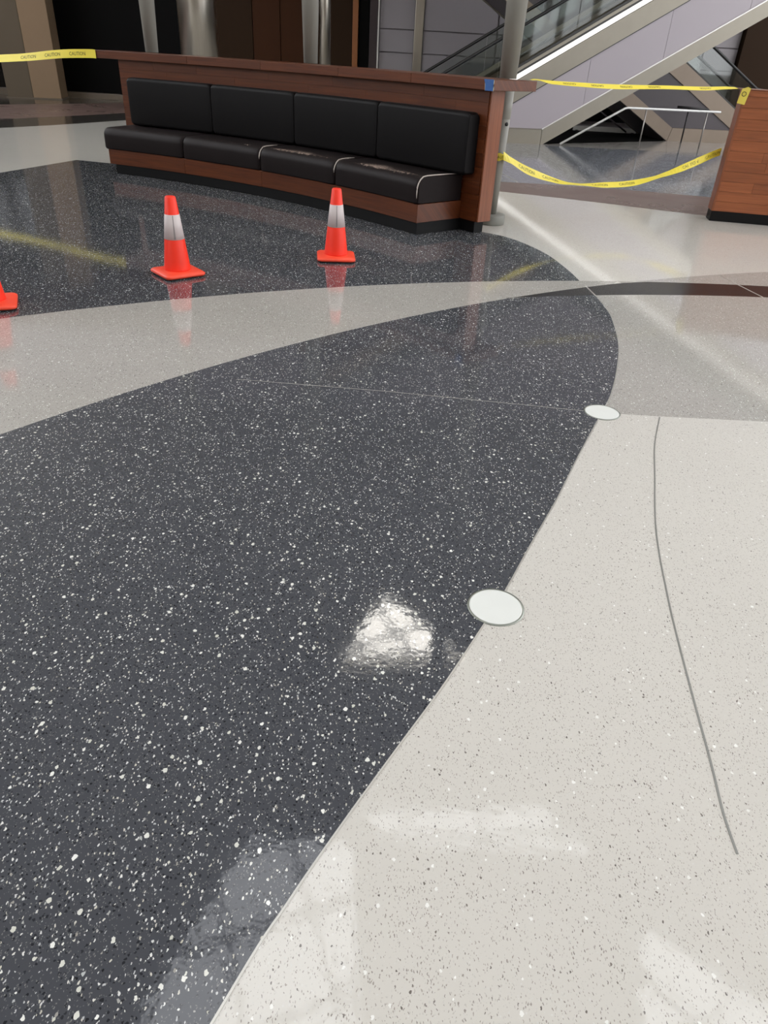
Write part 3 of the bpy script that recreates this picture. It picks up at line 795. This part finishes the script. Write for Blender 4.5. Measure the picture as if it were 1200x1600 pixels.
# white handrail on the floor in front of the crossing escalators
ra = Vector((2.93, 15.56, 0)); rdn = (Vector((5.79, 16.19, 0)) - ra).normalized()
rl = thing('floor_railing', 'thin white metal railing sloping down to the floor by the escalators', 'railing', ra)
off = Vector((.02, -.24, 0))
tube('top_rail', [rdn * .0 + off + Vector((0, 0, .02)), rdn * 1.19 + off + Vector((0, 0, .655)), rdn * 1.25 + off + Vector((0, 0, .666)), rdn * 3.2 + off + Vector((0, 0, .664))], .02, m_rail, rl, n=10)
for s in (1.634, 2.925):
    tube('post', [rdn * s + off, rdn * s + off + Vector((0, 0, .65))], .014, m_post, rl, n=8)
t = thing('dark_railing_stub', 'short dark railing with one post right of the white railing', 'railing', (5.86, 17.2, 0))
tube('post', [(0, 0, 0), (0, 0, .64)], .016, m_dkrail, t, n=8)
tube('top_rail', [(-.25, -.02, .665), (.42, .05, .645)], .022, m_dkrail, t, n=8)

# ------------------------------------------------------------------ warning tapes
def text_mesh(s, size):
    cv = bpy.data.curves.new('tmp', 'FONT'); cv.body = s; cv.size = size; cv.align_x = 'CENTER'; cv.resolution_u = 2
    o = bpy.data.objects.new('tmp', cv); COL.objects.link(o)
    me = bpy.data.meshes.new_from_object(o.evaluated_get(bpy.context.evaluated_depsgraph_get()))
    v = [(p.co.x, p.co.y) for p in me.vertices]; f = [tuple(p.vertices) for p in me.polygons]
    bpy.data.objects.remove(o); bpy.data.curves.remove(cv); bpy.data.meshes.remove(me)
    return v, f

def interp(tab, s):
    if s <= tab[0][0]: return tab[0][1]
    for (a, x), (b, y) in zip(tab, tab[1:]):
        if s <= b:
            t = (s - a) / (b - a); t = t * t * (3 - 2 * t) * .35 + t * .65
            return x + (y - x) * t
    return tab[-1][1]

def make_tape(label, A, D, L, ztab, atab, wd, words, flip=False, side=None, group='yellow barrier tapes'):
    """ribbon along the horizontal line A + D s; ztab height, atab twist in degrees out of the vertical plane"""
    D = Vector(D).normalized(); Nn = Vector((D.y, -D.x, 0))
    zs = smooth(ztab, 6)
    def P(s, q, lift=0.0):
        a = R_(interp(atab, s)); W = Vector((0, 0, math.cos(a))) + Nn * (-math.sin(a)); nrm = Nn * math.cos(a) + Vector((0, 0, math.sin(a)))
        b = Vector(A) + D * s + Vector((0, 0, interp(zs, s)))
        if side: b += Nn * interp(side, s)
        return b + W * q + nrm * lift
    n = max(30, int(L / .04)); vs, fs = [], []
    for i in range(n + 1):
        s = L * i / n
        for q, l in ((-wd / 2, .0004), (wd / 2, .0004), (wd / 2, -.0004), (-wd / 2, -.0004)): vs.append(P(s, q, l))
    for i in range(n):
        fs += [(4 * i + k, 4 * i + (k + 1) % 4, 4 * i + 4 + (k + 1) % 4, 4 * i + 4 + k) for k in range(4)]
    fs += [(0, 1, 2, 3), tuple(4 * n + k for k in (3, 2, 1, 0))]
    o = mesh('barrier_tape', vs, fs, m_tape, smooth=False); tag(o, label, 'tape', group)
    for wtxt, sc, size in words:
        tv, tf = text_mesh(wtxt, size)
        pv = []
        for x, y in tv:
            y -= size * .35
            if flip: x, y = -x, -y
            pv.append(P(min(max(sc + x, 0), L), y, .0016))
        mesh('lettering', pv, tf, m_ink, o, fix=False)
    return o

make_tape('yellow warning tape strung high from bench ledge to counter top', (1.05, 7.2, 0), (2.24, 1.0, 0), 2.34,
          [(0, 1.2), (.06, 1.204), (.2, 1.189), (.47, 1.182), (.89, 1.177), (1.47, 1.19), (1.93, 1.194), (2.2, 1.208), (2.40, 1.212)],
          [(0, 86), (.06, 80), (.2, 60), (.47, 52), (.89, 44), (1.3, 55), (1.47, 57), (1.93, 56), (2.2, 66), (2.4, 80)], .05,
          [('CAUTION', .40, .03), ('CAUTION', .70, .03), ('CAUTION', 1.02, .03), ('CAUTION', 1.34, .03), ('CAUTION', 1.95, .03)], flip=True)
make_tape('yellow warning tape sagging low between the bench pole and counter side', (.90, 7.235, 0), (2.32, 1.08, 0), 2.62,
          [(0, .60), (.08, .565), (.3, .470), (.61, .387), (.8, .357), (1.0, .344), (1.23, .34), (1.55, .353), (1.9, .418), (2.17, .493), (2.52, .612), (2.62, .64)],
          [(0, 12), (.08, 38), (.3, 18), (.61, 55), (.8, 80), (.95, 82), (1.23, 54), (1.55, 53), (1.85, 82), (2.0, 70), (2.17, 45), (2.52, 3), (2.62, 0)], .07,
          [('CAUTION', .27, .042), ('CAUTION', .55, .042), ('CAUTION', 1.15, .042), ('CAUTION', 1.48, .042), ('CAUTION', 2.25, .042), ('CAUTION', 2.52, .042)])
# knot round the pole
kn = thing('tape_knot', 'crumpled loop of yellow warning tape tied round the right pole', 'tape', (.865, 7.33, 0))
vs, fs = [], []
for i in range(25):
    a = 2 * math.pi * i / 24
    for z, e in ((.556 + .006 * math.sin(5 * a), .004), (.575, .007 + .003 * math.sin(7 * a)), (.612 + .006 * math.cos(4 * a), .004)):
        r = pole_r(.58) + e; vs.append((r * math.cos(a), r * math.sin(a), z))
for i in range(24):
    for k in range(2): fs.append((3 * i + k, 3 * i + 3 + k, 3 * i + 4 + k, 3 * i + 1 + k))
mesh('loop', vs, fs, m_tape, kn)
tv, tf = text_mesh('CAUTION', .034)
mesh('lettering', [((pole_r(.58) + .013) * math.sin((x + .01) / .07 + .35), -(pole_r(.58) + .013) * math.cos((x + .01) / .07 + .35), .573 + y) for x, y in tv], tf, m_ink, kn, fix=False)
make_tape('broad yellow warning tape running off to the left from the bench ledge', tuple(a - b * 3.2 for a, b in zip(pol(BR + .449, 72.0, 0), (.955, -.287, 0))), (.955, -.287, 0), 3.2,
          [(0, 1.0), (.8, 1.01), (1.5, 1.03), (2.15, 1.075), (2.7, 1.135), (3.1, 1.158), (3.2, 1.158)],
          [(0, 0), (1.2, 20), (2.1, 25), (2.6, 8), (3.05, 0), (3.2, 0)], .085,
          [('CAUTION', 2.25, .05), ('CAUTION', 2.6, .05), ('CAUTION', 2.95, .05)])
# end of the high tape folded over the counter corner
tg = thing('tape_end', 'folded end of yellow warning tape over the counter corner', 'tape', cf(0, 0, 0))
q = Vector((-.55, -.83, 0)).normalized(); qs = Vector((q.y, -q.x, 0)) * -1
tvs = []
for lift in (.012, .0132):
    for a, z in ((-.045, 1.085), (.03, 1.075), (.045, 1.18), (.05, 1.214), (.02, 1.226), (-.03, 1.206)): tvs.append(q * lift + qs * a + Vector((0, 0, z)))
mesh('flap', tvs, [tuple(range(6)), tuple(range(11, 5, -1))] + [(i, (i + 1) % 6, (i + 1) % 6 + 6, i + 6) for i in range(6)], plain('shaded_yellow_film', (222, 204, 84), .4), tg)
tv, tf = text_mesh('O', .06)
mesh('lettering', [q * .0150 + qs * (y - .02) * 1.1 + Vector((0, 0, 1.165 + x)) for x, y in tv], tf, m_ink, tg, fix=False)
pts = [cf(-.01, .05, 1.211) - F0, cf(.2, .03, 1.211) - F0]
mesh('tail', [pts[0] + Vector((0, -.02, 0)), pts[1] + Vector((0, -.015, 0)), pts[1] + Vector((0, .015, 0)), pts[0] + Vector((0, .03, 0)),
              pts[0] + Vector((0, -.02, -.001)), pts[1] + Vector((0, -.015, -.001)), pts[1] + Vector((0, .015, -.001)), pts[0] + Vector((0, .03, -.001))],
     [(0, 1, 2, 3), (7, 6, 5, 4), (0, 4, 5, 1), (1, 5, 6, 2), (2, 6, 7, 3), (3, 7, 4, 0)], m_piping, tg)
# blue tape on the ledge corner
bt = thing('blue_tape', 'piece of blue masking tape stuck on the corner of the bench ledge', 'tape', pol(BR + .46, 39.55, 1.1))
o0 = Vector(pol(BR + .46, 39.55, 1.1))
def bl(a, z, l): return Vector(pol(BR + .46 - l, 39.55 + a, z)) - o0
a0, a1 = -.04, .62
vs = [bl(a, z, l) for l in (.006, .0068) for a, z in ((a0, 1.119), (a1 - .12, 1.118), (a1 - .08, 1.165), (a1 + .02, 1.198), (a0, 1.198))]
mesh('strip', vs, [(0, 1, 2, 3, 4), (9, 8, 7, 6, 5)] + [(i, (i + 1) % 5, (i + 1) % 5 + 5, i + 5) for i in range(5)], m_blue_tape, bt)
for aa, bb in ((a0, a0), (a1 - .1, a1 - .06)):
    tube('torn_edge', [bl(aa, 1.118, .003), bl(bb - .02, 1.145, .003), bl(bb, 1.17, .003), bl(bb, 1.196, .003)], .003, m_torn, bt, n=5)
